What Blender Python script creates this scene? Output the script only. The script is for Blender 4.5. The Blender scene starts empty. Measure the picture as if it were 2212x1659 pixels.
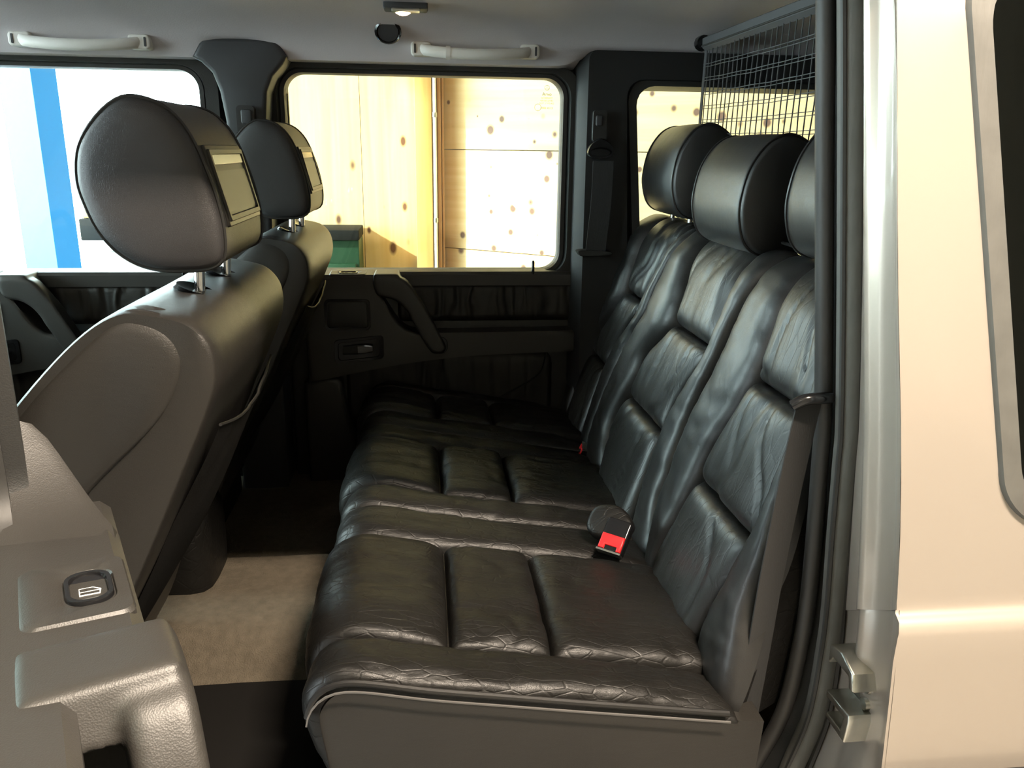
import bpy, bmesh, math, random
from mathutils import Vector, Matrix, noise
random.seed(7)
sc = bpy.context.scene
COL = sc.collection

# ------------------------------------------------------------------ camera, world, sun, lamps, exposure
cam = bpy.data.cameras.new('camera')
cam.sensor_fit = 'HORIZONTAL'; cam.sensor_width = 36.0
cam.lens = 36.0 * 1750.0 / 2212.0
cam.clip_start = 0.01
camo = bpy.data.objects.new('camera', cam); COL.objects.link(camo)
R = [[0.994174, 0.016827, -0.106468], [-0.106951, 0.276927, -0.95492], [0.013415, 0.960744, 0.277113]]
camo.matrix_world = Matrix([R[0] + [0.0], R[1] + [0.0], R[2] + [1.60], [0, 0, 0, 1]])
sc.camera = camo

world = bpy.data.worlds.new('sky'); sc.world = world; world.use_nodes = True
bg = world.node_tree.nodes['Background']
bg.inputs[0].default_value = (0.80, 0.94, 1.0, 1); bg.inputs[1].default_value = 25.0

def add_light(name, typ, loc, direction, energy, color, **kw):
    l = bpy.data.lights.new(name, typ); l.energy = energy; l.color = color
    for k, v in kw.items(): setattr(l, k, v)
    o = bpy.data.objects.new(name, l); COL.objects.link(o); o.location = loc
    o.rotation_euler = Vector(direction).to_track_quat('-Z', 'Y').to_euler()
    return o
add_light('sun', 'SUN', (-6, 0, 8), (0.80, 0.35, -0.48), 12.0, (1.0, 0.95, 0.86), angle=0.02)

sc.view_settings.view_transform = 'Standard'; sc.view_settings.look = 'None'
sc.view_settings.exposure = 0.0; sc.view_settings.gamma = 1.0; sc.view_settings.use_curve_mapping = False
sc.cycles.use_denoising = True
sc.cycles.caustics_reflective = False; sc.cycles.caustics_refractive = False
sc.cycles.max_bounces = 8; sc.cycles.diffuse_bounces = 5; sc.cycles.glossy_bounces = 4; sc.cycles.transparent_max_bounces = 12
sc.cycles.sample_clamp_indirect = 8.0

# ------------------------------------------------------------------ materials
MATS = {}
def mat(name, color, rough=0.5, metal=0.0, bump=None, spec=0.5, coat=0.0, var=0.0, vscale=4.0, emit=None, sheen=0.0):
    """bump: list of (kind, scale, strength, distance, stretch)"""
    m = bpy.data.materials.new(name); m.use_nodes = True
    nt = m.node_tree; b = nt.nodes['Principled BSDF']
    b.inputs['Base Color'].default_value = (*color, 1); b.inputs['Roughness'].default_value = rough
    b.inputs['Metallic'].default_value = metal; b.inputs['Specular IOR Level'].default_value = spec
    b.inputs['Coat Weight'].default_value = coat; b.inputs['Coat Roughness'].default_value = 0.05
    if sheen: b.inputs['Sheen Weight'].default_value = sheen
    if emit: b.inputs['Emission Color'].default_value = (*emit[0], 1); b.inputs['Emission Strength'].default_value = emit[1]
    tc = nt.nodes.new('ShaderNodeTexCoord')
    prev = None
    for kind, scale, strength, dist, stretch in (bump or []):
        mp = nt.nodes.new('ShaderNodeMapping'); mp.inputs['Scale'].default_value = stretch
        nt.links.new(tc.outputs['Object'], mp.inputs['Vector'])
        if kind == 'voronoi':
            t = nt.nodes.new('ShaderNodeTexVoronoi'); t.feature = 'DISTANCE_TO_EDGE'; t.inputs['Scale'].default_value = scale; out = t.outputs['Distance']
        elif kind == 'cells':
            t = nt.nodes.new('ShaderNodeTexVoronoi'); t.inputs['Scale'].default_value = scale; out = t.outputs['Distance']
        else:
            t = nt.nodes.new('ShaderNodeTexNoise'); t.inputs['Scale'].default_value = scale; t.inputs['Detail'].default_value = 5; out = t.outputs['Fac']
        nt.links.new(mp.outputs[0], t.inputs['Vector'])
        if kind == 'voronoi':
            cr = nt.nodes.new('ShaderNodeMapRange'); cr.inputs['From Max'].default_value = 0.06
            nt.links.new(out, cr.inputs['Value']); out = cr.outputs[0]
        bp = nt.nodes.new('ShaderNodeBump'); bp.inputs['Strength'].default_value = strength; bp.inputs['Distance'].default_value = dist
        nt.links.new(out, bp.inputs['Height'])
        if prev: nt.links.new(prev.outputs[0], bp.inputs['Normal'])
        prev = bp
    if prev: nt.links.new(prev.outputs[0], b.inputs['Normal'])
    if var:
        n = nt.nodes.new('ShaderNodeTexNoise'); n.inputs['Scale'].default_value = vscale; n.inputs['Detail'].default_value = 6
        nt.links.new(tc.outputs['Object'], n.inputs['Vector'])
        mx = nt.nodes.new('ShaderNodeMix'); mx.data_type = 'RGBA'
        mx.inputs['A'].default_value = (*[c * (1 - var) for c in color], 1); mx.inputs['B'].default_value = (*[min(1, c * (1 + var)) for c in color], 1)
        nt.links.new(n.outputs['Fac'], mx.inputs['Factor']); nt.links.new(mx.outputs['Result'], b.inputs['Base Color'])
    MATS[name] = m
    return m

U = (1, 1, 1)
LEATHER = mat('black_leather', (0.0085, 0.0080, 0.0072), 0.40, spec=0.27, bump=[('voronoi', 520, 0.22, 0.0006, U), ('noise', 38, 0.22, 0.003, U), ('voronoi', 42, 0.30, 0.0012, (0.55, 1.8, 0.8)), ('noise', 10, 0.35, 0.012, (1.0, 2.5, 2.0))], var=0.25, vscale=14)  # darker, duller copy for the cushions, standing in for their weaker reflections
LEATHER_BACK = mat('creased_leather', (0.018, 0.0175, 0.0165), 0.36, bump=[('voronoi', 520, 0.18, 0.0006, U), ('noise', 12, 0.22, 0.006, (0.5, 2.6, 0.5)), ('voronoi', 22, 0.15, 0.0015, (0.7, 2.6, 0.7))], var=0.2, vscale=10)  # backrest copy, left lighter to carry the windscreen sheen
LEATHER_SEATBACK = mat('bolster_leather', (0.016, 0.0155, 0.015), 0.38, bump=[('voronoi', 520, 0.22, 0.0006, U), ('noise', 38, 0.25, 0.003, U)], var=0.2, vscale=14)  # lighter copy for bolsters and rear headrests, windscreen sheen included in the tone
LEATHER_FRONT = mat('warm_tint_leather', (0.016, 0.0145, 0.0125), 0.44, spec=0.42, bump=[('voronoi', 480, 0.25, 0.0007, U), ('noise', 30, 0.15, 0.003, (1, 1, 3))], var=0.15, vscale=10)  # warm tint also imitates lamp light on bench sides and door inserts
LEATHER_GREY = mat('grey_leather', (0.027, 0.0262, 0.0268), 0.48, spec=0.34, bump=[('voronoi', 420, 0.30, 0.0007, U), ('noise', 60, 0.15, 0.002, U)], var=0.15, vscale=10)
PIPING = mat('leather_piping', (0.014, 0.0135, 0.013), 0.36, bump=[('noise', 300, 0.2, 0.0005, U)])
STITCH = mat('grey_thread', (0.10, 0.095, 0.09), 0.7)
PLASTIC = mat('black_plastic', (0.016, 0.016, 0.0155), 0.52, bump=[('cells', 700, 0.25, 0.0005, U)])
PILLAR = mat('charcoal_plastic', (0.038, 0.040, 0.044), 0.55, bump=[('cells', 800, 0.2, 0.0004, U)])
DOORPLASTIC = mat('grained_door_plastic', (0.027, 0.025, 0.0225), 0.46, bump=[('cells', 800, 0.22, 0.0005, U), ('noise', 220, 0.12, 0.0006, U)])
GLOSSBLACK = mat('gloss_black', (0.010, 0.010, 0.011), 0.18)
RUBBER = mat('black_rubber', (0.024, 0.023, 0.022), 0.55, bump=[('noise', 120, 0.3, 0.001, (1, 1, 0.1))])
RUBBER_GREY = mat('dusty_rubber', (0.085, 0.083, 0.076), 0.62, bump=[('noise', 90, 0.4, 0.002, (1, 1, 0.08))], var=0.3, vscale=25)
HEADLINER = mat('grey_headliner', (0.64, 0.61, 0.63), 0.95, spec=0.1, bump=[('noise', 260, 0.25, 0.0015, U)], var=0.05, vscale=8)
HANDLE = mat('pale_grey_plastic', (0.78, 0.77, 0.72), 0.5, bump=[('noise', 300, 0.1, 0.0004, U)])
CARPET = mat('brown_carpet', (0.100, 0.084, 0.062), 0.95, spec=0.1, bump=[('noise', 420, 0.9, 0.004, U)], var=0.35, vscale=60)
CHROME = mat('chrome', (0.75, 0.75, 0.76), 0.12, metal=1.0)
STEEL = mat('zinc_steel', (0.55, 0.55, 0.50), 0.28, metal=1.0, var=0.2, vscale=30)
PAINT = mat('silver_beige_paint', (0.37, 0.325, 0.28), 0.34, metal=0.35, coat=0.6, bump=[('noise', 900, 0.05, 0.0002, U)])
WEBBING = mat('black_webbing', (0.022, 0.022, 0.022), 0.75, bump=[('noise', 500, 0.5, 0.001, (1, 1, 0.3))])
NETMAT = mat('grey_net_fabric', (0.075, 0.077, 0.08), 0.8)
RED = mat('red_plastic', (0.75, 0.02, 0.025), 0.35)
SCREEN = mat('screen_film', (0.040, 0.038, 0.031), 0.40, spec=0.3)  # dark screen film; tan base stands in for reflected wood
BEZEL = mat('bronze_bezel', (0.018, 0.0165, 0.014), 0.40, spec=0.3)
BLUE = mat('blue_lift_paint', (0.014, 0.19, 0.50), 0.45, var=0.08, vscale=3)
GREEN = mat('green_metal', (0.008, 0.045, 0.018), 0.5, var=0.25, vscale=4)
DARKMETAL = mat('dark_metal', (0.012, 0.013, 0.012), 0.8, spec=0.15)
TRIM = mat('black_trim', (0.017, 0.017, 0.0175), 0.6, spec=0.35, bump=[('cells', 800, 0.2, 0.0004, U)])
MATBLACK = mat('matt_black_cloth', (0.007, 0.0065, 0.006), 0.9, spec=0.1, bump=[('noise', 300, 0.4, 0.001, U)])
YELLOWP = mat('orange_paint', (0.75, 0.42, 0.10), 0.5)
CONCRETE = mat('concrete', (0.34, 0.32, 0.29), 0.85, var=0.2, vscale=3)
HALL = mat('hall_board', (0.30, 0.25, 0.18), 0.85, var=0.15, vscale=2)
LAMPGLOW = mat('lamp_glow', (1, 0.8, 0.6), 0.5, emit=((1.0, 0.62, 0.32), 30.0))
WHITEPRINT = mat('white_print', (0.85, 0.84, 0.8), 0.5)
ETCH = mat('etched_print', (0.05, 0.038, 0.02), 0.8, spec=0.1)

def glass(name, tint, refl, rough=0.02):
    m = bpy.data.materials.new(name); m.use_nodes = True; nt = m.node_tree
    for n in list(nt.nodes): nt.nodes.remove(n)
    o = nt.nodes.new('ShaderNodeOutputMaterial'); t = nt.nodes.new('ShaderNodeBsdfTransparent'); g = nt.nodes.new('ShaderNodeBsdfGlossy')
    t.inputs[0].default_value = (*tint, 1); g.inputs['Roughness'].default_value = rough; g.inputs[0].default_value = (0.9, 0.95, 0.93, 1)
    f = nt.nodes.new('ShaderNodeFresnel'); f.inputs[0].default_value = 1.45
    mm = nt.nodes.new('ShaderNodeMath'); mm.operation = 'MULTIPLY'; mm.inputs[1].default_value = refl
    mx = nt.nodes.new('ShaderNodeMixShader')
    nt.links.new(f.outputs[0], mm.inputs[0]); nt.links.new(mm.outputs[0], mx.inputs[0])
    nt.links.new(t.outputs[0], mx.inputs[1]); nt.links.new(g.outputs[0], mx.inputs[2]); nt.links.new(mx.outputs[0], o.inputs[0])
    return m
GLASS = glass('clear_car_glass', (0.90, 0.95, 0.92), 0.8)
DARKGLASS = glass('privacy_glass', (0.05, 0.055, 0.05), 1.0)

def wood(name, c1, c2, axis, kscale=5.0, knots=0.035):
    m = bpy.data.materials.new(name); m.use_nodes = True; nt = m.node_tree; b = nt.nodes['Principled BSDF']
    b.inputs['Roughness'].default_value = 0.62
    tc = nt.nodes.new('ShaderNodeTexCoord')
    mp = nt.nodes.new('ShaderNodeMapping'); mp.inputs['Scale'].default_value = (1.2, 1.2, 26) if axis == 'h' else (26, 26, 1.2)
    nz = nt.nodes.new('ShaderNodeTexNoise'); nz.inputs['Scale'].default_value = 1.0; nz.inputs['Detail'].default_value = 6; nz.inputs['Distortion'].default_value = 0.6
    oi = nt.nodes.new('ShaderNodeObjectInfo'); ad = nt.nodes.new('ShaderNodeVectorMath'); ad.operation = 'MULTIPLY_ADD'
    ad.inputs[0].default_value = (17, 23, 31); nt.links.new(oi.outputs['Random'], ad.inputs[1]); nt.links.new(tc.outputs['Object'], ad.inputs[2])
    nt.links.new(ad.outputs[0], mp.inputs[0]); nt.links.new(mp.outputs[0], nz.inputs['Vector'])
    rp = nt.nodes.new('ShaderNodeValToRGB'); rp.color_ramp.elements[0].position = 0.3; rp.color_ramp.elements[1].position = 0.75
    rp.color_ramp.elements[0].color = (*c2, 1); rp.color_ramp.elements[1].color = (*c1, 1)
    nt.links.new(nz.outputs['Fac'], rp.inputs[0])
    vm = nt.nodes.new('ShaderNodeMapping'); vm.inputs['Scale'].default_value = (1, 1, 0.9) if axis == 'h' else (1.0, 1.0, 0.55)
    vo = nt.nodes.new('ShaderNodeTexVoronoi'); vo.inputs['Scale'].default_value = kscale
    nt.links.new(ad.outputs[0], vm.inputs[0]); nt.links.new(vm.outputs[0], vo.inputs['Vector'])
    sp = nt.nodes.new('ShaderNodeSeparateColor'); nt.links.new(vo.outputs['Color'], sp.inputs[0])
    rad = nt.nodes.new('ShaderNodeMath'); rad.operation = 'MULTIPLY'; rad.inputs[1].default_value = knots * kscale
    nt.links.new(sp.outputs[0], rad.inputs[0])
    dv = nt.nodes.new('ShaderNodeMath'); dv.operation = 'DIVIDE'; nt.links.new(vo.outputs['Distance'], dv.inputs[0]); nt.links.new(rad.outputs[0], dv.inputs[1])
    mr = nt.nodes.new('ShaderNodeMapRange'); mr.inputs['From Min'].default_value = 0.55; mr.inputs['From Max'].default_value = 1.0; mr.inputs['To Min'].default_value = 1; mr.inputs['To Max'].default_value = 0
    nt.links.new(dv.outputs[0], mr.inputs['Value'])
    mx = nt.nodes.new('ShaderNodeMix'); mx.data_type = 'RGBA'; mx.inputs['B'].default_value = (0.13, 0.06, 0.028, 1)
    nt.links.new(mr.outputs[0], mx.inputs['Factor']); nt.links.new(rp.outputs[0], mx.inputs['A'])
    nt.links.new(mx.outputs['Result'], b.inputs['Base Color'])
    return m
WOOD_H = wood('spruce_board_horizontal', (0.80, 0.60, 0.30), (0.70, 0.48, 0.20), 'h', 13.0, 0.027)
WOOD_V = wood('spruce_board_vertical', (0.83, 0.63, 0.32), (0.70, 0.49, 0.21), 'v', 12.0, 0.026)
WOOD_POST = wood('spruce_post', (0.78, 0.50, 0.16), (0.62, 0.36, 0.10), 'v', 2.0, 0.02)
WOOD_BROWN = wood('brown_batten', (0.50, 0.27, 0.10), (0.36, 0.18, 0.06), 'v', 2.0, 0.02)

# ------------------------------------------------------------------ helpers
def tag(o, label=None, cat=None, group=None, kind=None):
    if label: o['label'] = label
    if cat: o['category'] = cat
    if group: o['group'] = group
    if kind: o['kind'] = kind
    return o
def thing(name, loc, label, cat, group=None):
    o = bpy.data.objects.new(name, None); COL.objects.link(o); o.location = loc; o.empty_display_size = 0.05
    return tag(o, label, cat, group)
def wloc(o):
    v = Vector((0, 0, 0))
    while o: v += o.location; o = o.parent
    return v
def obj(name, verts, faces, m, parent=None, sharp=40, mapper=None, fixn=True):
    """verts are world coordinates; the object's origin is moved to its box centre"""
    vs = [Vector(mapper(v)) if mapper else Vector(v) for v in verts]
    lo = Vector([min(v[i] for v in vs) for i in range(3)]); hi = Vector([max(v[i] for v in vs) for i in range(3)])
    c = (lo + hi) / 2
    me = bpy.data.meshes.new(name); me.from_pydata([v - c for v in vs], [], faces)
    if fixn:
        bm = bmesh.new(); bm.from_mesh(me); bmesh.ops.recalc_face_normals(bm, faces=bm.faces); bm.to_mesh(me); bm.free()
    me.polygons.foreach_set('use_smooth', [True] * len(me.polygons))
    me.set_sharp_from_angle(angle=math.radians(sharp))
    me.materials.append(m)
    o = bpy.data.objects.new(name, me); COL.objects.link(o)
    if parent: o.parent = parent; o.location = c - wloc(parent)
    else: o.location = c
    return o
def merge(*parts):
    V, Fc = [], []
    for v, f in parts:
        n = len(V); V += list(v); Fc += [[i + n for i in q] for q in f]
    return V, Fc
def cr(pts, n=6, closed=False):
    """Catmull-Rom through points of any dimension"""
    P = [tuple(p) for p in pts]; out = []; N = len(P)
    rng = range(N) if closed else range(N - 1)
    for i in rng:
        if closed: p0, p1, p2, p3 = P[i - 1], P[i], P[(i + 1) % N], P[(i + 2) % N]
        else: p0, p1, p2, p3 = P[max(i - 1, 0)], P[i], P[i + 1], P[min(i + 2, N - 1)]
        for k in range(n):
            t = k / n
            out.append(tuple(0.5 * (2 * b + (c - a) * t + (2 * a - 5 * b + 4 * c - d) * t * t + (3 * b - a - 3 * c + d) * t ** 3) for a, b, c, d in zip(p0, p1, p2, p3)))
    if not closed: out.append(P[-1])
    return out
def lerp(a, b, t): return a + (b - a) * t
def interp(tab, x):
    if x <= tab[0][0]: return tab[0][1]
    for (x0, y0), (x1, y1) in zip(tab, tab[1:]):
        if x <= x1:
            t = (x - x0) / (x1 - x0); t = t * t * (3 - 2 * t)
            return y0 + (y1 - y0) * t
    return tab[-1][1]
def rings(rs, closed=True, caps=True):
    n = len(rs[0]); V = [p for r in rs for p in r]; Fc = []
    for i in range(len(rs) - 1):
        for j in range(n if closed else n - 1):
            k = (j + 1) % n
            Fc.append([i * n + j, i * n + k, (i + 1) * n + k, (i + 1) * n + j])
    if caps:
        Fc.append(list(range(n))[::-1]); Fc.append([(len(rs) - 1) * n + j for j in range(n)])
    return V, Fc
def tube(path, r, seg=8, caps=True, closed=False):
    P = [Vector(p) for p in path]; rs = []; N = len(P); up = None
    for i in range(N):
        if closed: d = P[(i + 1) % N] - P[i - 1]
        else: d = P[min(i + 1, N - 1)] - P[max(i - 1, 0)]
        d.normalize()
        if up is None: up = d.orthogonal().normalized()
        up = (up - d * up.dot(d)); up = up.normalized() if up.length > 1e-6 else d.orthogonal().normalized()
        s = d.cross(up); rr = r[i] if isinstance(r, (list, tuple)) else r
        rs.append([tuple(P[i] + (up * math.cos(a) + s * math.sin(a)) * rr) for a in [2 * math.pi * k / seg for k in range(seg)]])
    if closed: rs.append(rs[0]); return rings(rs, True, False)
    return rings(rs, True, caps)
def ribbon(path, wdir, width, th):
    """flat strap along a path; wdir(i) or vector = width direction"""
    P = [Vector(p) for p in path]; rs = []; N = len(P)
    for i in range(N):
        d = (P[min(i + 1, N - 1)] - P[max(i - 1, 0)]).normalized(); w = Vector(wdir[i] if isinstance(wdir, list) else wdir)
        w = (w - d * w.dot(d)).normalized(); n = d.cross(w)
        rs.append([tuple(P[i] + w * width / 2 * a + n * th / 2 * b) for a, b in ((-1, -1), (-1, 1), (1, 1), (1, -1))])
    return rings(rs)
def sweep(path, prof, side, up):
    """profile (a,b) swept along path with fixed-ish frame: side and up lists or vectors"""
    rs = []
    for i, p in enumerate(path):
        s = Vector(side[i] if isinstance(side, list) else side); u = Vector(up[i] if isinstance(up, list) else up)
        rs.append([tuple(Vector(p) + s * a + u * b) for a, b in prof])
    return rings(rs)
def box(lo, hi, bev=0.0, seg=2):
    bm = bmesh.new(); bmesh.ops.create_cube(bm, size=1)
    c = (Vector(lo) + Vector(hi)) / 2; s = Vector(hi) - Vector(lo)
    for v in bm.verts: v.co = Vector((v.co.x * s.x, v.co.y * s.y, v.co.z * s.z)) + c
    if bev: bmesh.ops.bevel(bm, geom=list(bm.edges), offset=bev, segments=seg, profile=0.5, affect='EDGES', clamp_overlap=True)
    bm.verts.index_update()
    r = ([tuple(v.co) for v in bm.verts], [[v.index for v in f.verts] for f in bm.faces]); bm.free(); return r
def slab(pts, d0, d1, bev=0.006, seg=3, back=False):
    """2-D outline (p,q) -> solid in (p, d, q); the d0 side is the bevelled front"""
    bm = bmesh.new()
    vs = [bm.verts.new((p, d0, q)) for p, q in pts]; f = bm.faces.new(vs)
    ex = bmesh.ops.extrude_face_region(bm, geom=[f])
    for v in [g for g in ex['geom'] if isinstance(g, bmesh.types.BMVert)]: v.co.y = d1
    front = [e for e in bm.edges if all(abs(v.co.y - d0) < 1e-7 for v in e.verts)]
    if back: front += [e for e in bm.edges if all(abs(v.co.y - d1) < 1e-7 for v in e.verts)]
    if bev: bmesh.ops.bevel(bm, geom=front, offset=bev, segments=seg, profile=0.5, affect='EDGES', clamp_overlap=True)
    bm.verts.index_update(); bm.faces.ensure_lookup_table()
    big = [f for f in bm.faces if len(f.verts) > 4]
    bmesh.ops.triangulate(bm, faces=big)
    bm.verts.index_update()
    r = ([tuple(v.co) for v in bm.verts], [[v.index for v in f.verts] for f in bm.faces]); bm.free(); return r
def rrect(x0, x1, z0, z1, r, n=5):
    out = []
    for cx, cz, a0 in ((x1 - r, z1 - r, 0), (x0 + r, z1 - r, 90), (x0 + r, z0 + r, 180), (x1 - r, z0 + r, 270)):
        for k in range(n + 1):
            a = math.radians(a0 + 90 * k / n); out.append((cx + r * math.cos(a), cz + r * math.sin(a)))
    return out
def frame_ring(outer, inner, d0, d1, lip=0.004):
    """solid ring between two loops with equal point counts in (p, d, q); d0 is the front"""
    mid = lambda A, B, t: [(lerp(a[0], b[0], t), lerp(a[1], b[1], t)) for a, b in zip(A, B)]
    loops = [(outer, d1), (outer, d0 + (d1 - d0) * 0.3), (mid(outer, inner, 0.12), d0), (mid(outer, inner, 0.85), d0), (inner, d0 + (d1 - d0) * 0.35), (inner, d1)]
    return rings([[(p, d, q) for p, q in L] for L, d in loops] + [[(p, d1, q) for p, q in outer]], True, False)
def grid(fn, nu, nv, skirt=None):
    V = []; Fc = []
    for i in range(nu + 1):
        for j in range(nv + 1): V.append(fn(i / nu, j / nv))
    for i in range(nu):
        for j in range(nv):
            a = i * (nv + 1) + j; Fc.append([a, a + 1, a + nv + 2, a + nv + 1])
    return V, Fc
def N3(x, y, z): return noise.noise(Vector((x, y, z)))

# ------------------------------------------------------------------ the workshop around the car (setting)
def structure(name, geo, m, label=None, parent=None):
    o = obj(name, geo[0], geo[1], m, parent)
    if not parent: o['kind'] = 'structure'
    if label: o['label'] = label
    return o
structure('floor_workshop', box((-9, -6, -0.1), (7, 9, 0)), CONCRETE, 'grey concrete workshop floor under the car')
structure('ceiling_workshop', box((-5.2, -5, 5.4), (5.4, 7.2, 5.5)), HALL, 'board ceiling of the workshop hall')
structure('wall_workshop_back', box((-5.2, -5.1, 0), (5.4, -5.0, 5.5)), HALL, 'board wall of the hall behind the photographer')
structure('wall_workshop_right', box((5.3, -5, 0), (5.4, 7.2, 5.5)), HALL, 'board end wall of the hall behind the car')
# gate side: unseen wall, open gate shaped to keep sun off the car
g = merge(box((-5.2, -5, 2.9), (-5.05, 1.0, 5.5)), box((-5.2, -5, 0), (-5.05, -1.8, 2.9)), box((-5.2, 1.0, 5.0), (-5.05, 7.2, 5.5)), box((-5.2, 6.6, 0), (-5.05, 7.2, 5.0)))
structure('wall_workshop_sun_gate', g, HALL, 'unseen hall wall ahead of the car, gate opening shaped to steer the sun')
# spruce wall: left leaf straight, right leaf angled towards the car
wl = tag(bpy.data.objects.new('wall_workshop_far', None), 'pale knotty spruce board wall of the workshop seen through the windows', None, None, 'structure'); COL.objects.link(wl); wl.location = (0, 4.3, 0)
A = Vector((0.09, 4.28, 0)); D = Vector((0.81, -0.586, 0)).normalized(); Nn = Vector((-D.y, D.x, 0)) * 1.0
def leaf(u0, u1, z0, z1, j):
    P = lambda u, w, z: tuple(A + D * u + Nn * w + Vector((0, 0, z)))
    v = [P(u, w, z) for u in (u0 + 0.0015, u1 - 0.0015) for w in (0.0, 0.06) for z in (z0 + 0.002, z1 - 0.002)]
    f = [[0, 1, 3, 2], [4, 6, 7, 5], [0, 4, 5, 1], [2, 3, 7, 6], [0, 2, 6, 4], [1, 5, 7, 3]]
    return obj('spruce_board', v, f, WOOD_H, wl)
for k, z in enumerate((0.13, 0.62, 1.11, 1.60, 2.09, 2.58, 3.07, 3.56, 4.05, 4.54)): leaf(0, 4.6, z, z + 0.49, k)
leaf(0, 4.6, 0.0, 0.13, 9)
BP = lambda u, w, z: tuple(A + D * u + Nn * w + Vector((0, 0, z)))
obj('light_stop_backing', [BP(u, w, z) for u in (-0.05, 4.6) for w in (0.065, 0.09) for z in (0.0, 5.1)], [[0, 1, 3, 2], [4, 6, 7, 5], [0, 4, 5, 1], [2, 3, 7, 6], [0, 2, 6, 4], [1, 5, 7, 3]], HALL, wl)  # added behind the boards to stop light leaking through the joints
xs = [-1.02, -0.66, -0.30, -0.02]
for x0, x1 in zip(xs, xs[1:]):
    v, f = box((x0 + 0.0012, 4.30, 0), (x1 - 0.0012, 4.36, 5.0)); obj('spruce_board', v, f, WOOD_V, wl)
v, f = box((-1.03, 4.37, 0), (0.12, 4.40, 5.0)); obj('light_stop_backing', v, f, HALL, wl)  # matching light stop added behind the left boards

def post(name, x0, x1, y0, y1, m, label, cat, bev=0.004):
    v, f = box((x0, y0, 0), (x1, y1, 5.0), bev); return tag(obj(name, v, f, m), label, cat)
post('timber_post', -0.030, 0.052, 4.12, 4.28, WOOD_POST, 'honey coloured square timber post in front of the spruce wall', 'post')
v, f = tube([(0.066, 4.13, 0), (0.066, 4.13, 5.0)], 0.009, 10); wp = tag(obj('white_pipe', v, f, WHITEPRINT), 'thin white conduit pipe running up beside the timber post', 'pipe')
for z in (0.7, 1.25, 1.75, 2.3):
    v, f = tube([(0.066, 4.13, z), (0.066, 4.13, z + 0.02)], 0.013, 10); obj('pipe_clip', v, f, STEEL, wp)
v, f = box((0.080, 4.16, 0), (0.097, 4.25, 5.0), 0.002); tag(obj('brown_batten', v, f, WOOD_BROWN), 'narrow brown batten next to the white pipe', 'batten')
v, f = box((0.101, 4.17, 0), (0.112, 4.25, 5.0), 0.002); tag(obj('brown_batten', v, f, WOOD_BROWN), 'slimmer brown batten against the horizontal boards', 'batten')

# green steel cabinet
gc = thing('green_cabinet', (-0.7, 4.1, 0), 'dark green metal cabinet standing against the spruce wall', 'cabinet')
v, f = box((-0.98, 4.03, 0.05), (-0.308, 4.285, 1.17), 0.006); obj('body', v, f, GREEN, gc)
v, f = box((-0.99, 4.0, 1.172), (-0.304, 4.29, 1.222), 0.006); obj('top', v, f, DARKMETAL, gc)
for x0, x1 in ((-0.96, -0.65), (-0.64, -0.325)):
    for z0, z1 in ((0.08, 0.60), (0.62, 1.06)):
        v, f = box((x0, 4.012, z0), (x1, 4.028, z1), 0.006); d = obj('door', v, f, GREEN, gc)
        v, f = box((x0 + 0.035, 4.0, (z0 + z1) / 2 - 0.05), (x0 + 0.05, 4.01, (z0 + z1) / 2 + 0.05), 0.003); obj('handle', v, f, DARKMETAL, d)
# blue vehicle lift column
lc = thing('lift_column', (-2.1, 5.1, 0), 'tall blue painted vehicle lift column outside the front window', 'lift column')
pr = [(-2.33, 5.07), (-2.105, 4.95), (-2.0, 5.02), (-2.14, 5.30), (-2.28, 5.30)]
v, f = rings([[(x, y, 0.02) for x, y in pr], [(x, y, 3.6) for x, y in pr]]); obj('column', v, f, BLUE, lc)
v, f = box((-2.5, 4.8, 0), (-1.85, 5.5, 0.02)); obj('base_plate', v, f, BLUE, lc)
v, f = box((-2.30, 5.02, 3.6), (-2.05, 5.3, 3.66), 0.01); obj('cap', v, f, DARKMETAL, lc)
# machine behind the column
mc = thing('workshop_machine', (-1.9, 5.85, 0), 'dark machine with an orange cover behind the blue column', 'machine')
v, f = box((-2.15, 5.60, 0.0), (-1.65, 6.1, 0.92), 0.01); obj('pedestal', v, f, CONCRETE, mc)
v, f = box((-2.2, 5.56, 1.0), (-1.6, 6.15, 1.14), 0.01); obj('housing', v, f, DARKMETAL, mc)
v, f = box((-2.18, 5.58, 1.142), (-1.62, 6.13, 1.20), 0.01); obj('cover', v, f, YELLOWP, mc)

# workshop lamps over the near side of the car
def hall_lamp(loc, size, energy, color, label):
    t = thing('ceiling_lamp', loc, label, 'lamp')
    x, y, z = loc
    v, f = box((x - size / 2 - 0.03, y - 0.11, z + 0.02), (x + size / 2 + 0.03, y + 0.11, z + 0.09), 0.008); obj('housing', v, f, HANDLE, t)
    for s in (-1, 1):
        v, f = tube([(x + s * size * 0.35, y, z + 0.09), (x + s * size * 0.35, y, 5.4)], 0.006, 6); obj('hanger', v, f, STEEL, t)
    l = add_light('lamp_light', 'AREA', (x, y, z), (0, 0, -1), energy, color, shape='RECTANGLE', size=size, size_y=0.16)
    l.parent = t; l.location = (0, 0, 0)
hall_lamp((0.72, -0.12, 3.0), 0.6, 235.0, (1.0, 0.84, 0.67), 'hanging tube lamp over the open rear door')
hall_lamp((-2.2, -2.0, 3.6), 1.2, 60.0, (1.0, 0.90, 0.76), 'hanging tube lamp ahead of the open door')
hall_lamp((3.0, 3.4, 3.6), 1.2, 50.0, (1.0, 0.86, 0.66), 'hanging tube lamp behind the car')
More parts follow.
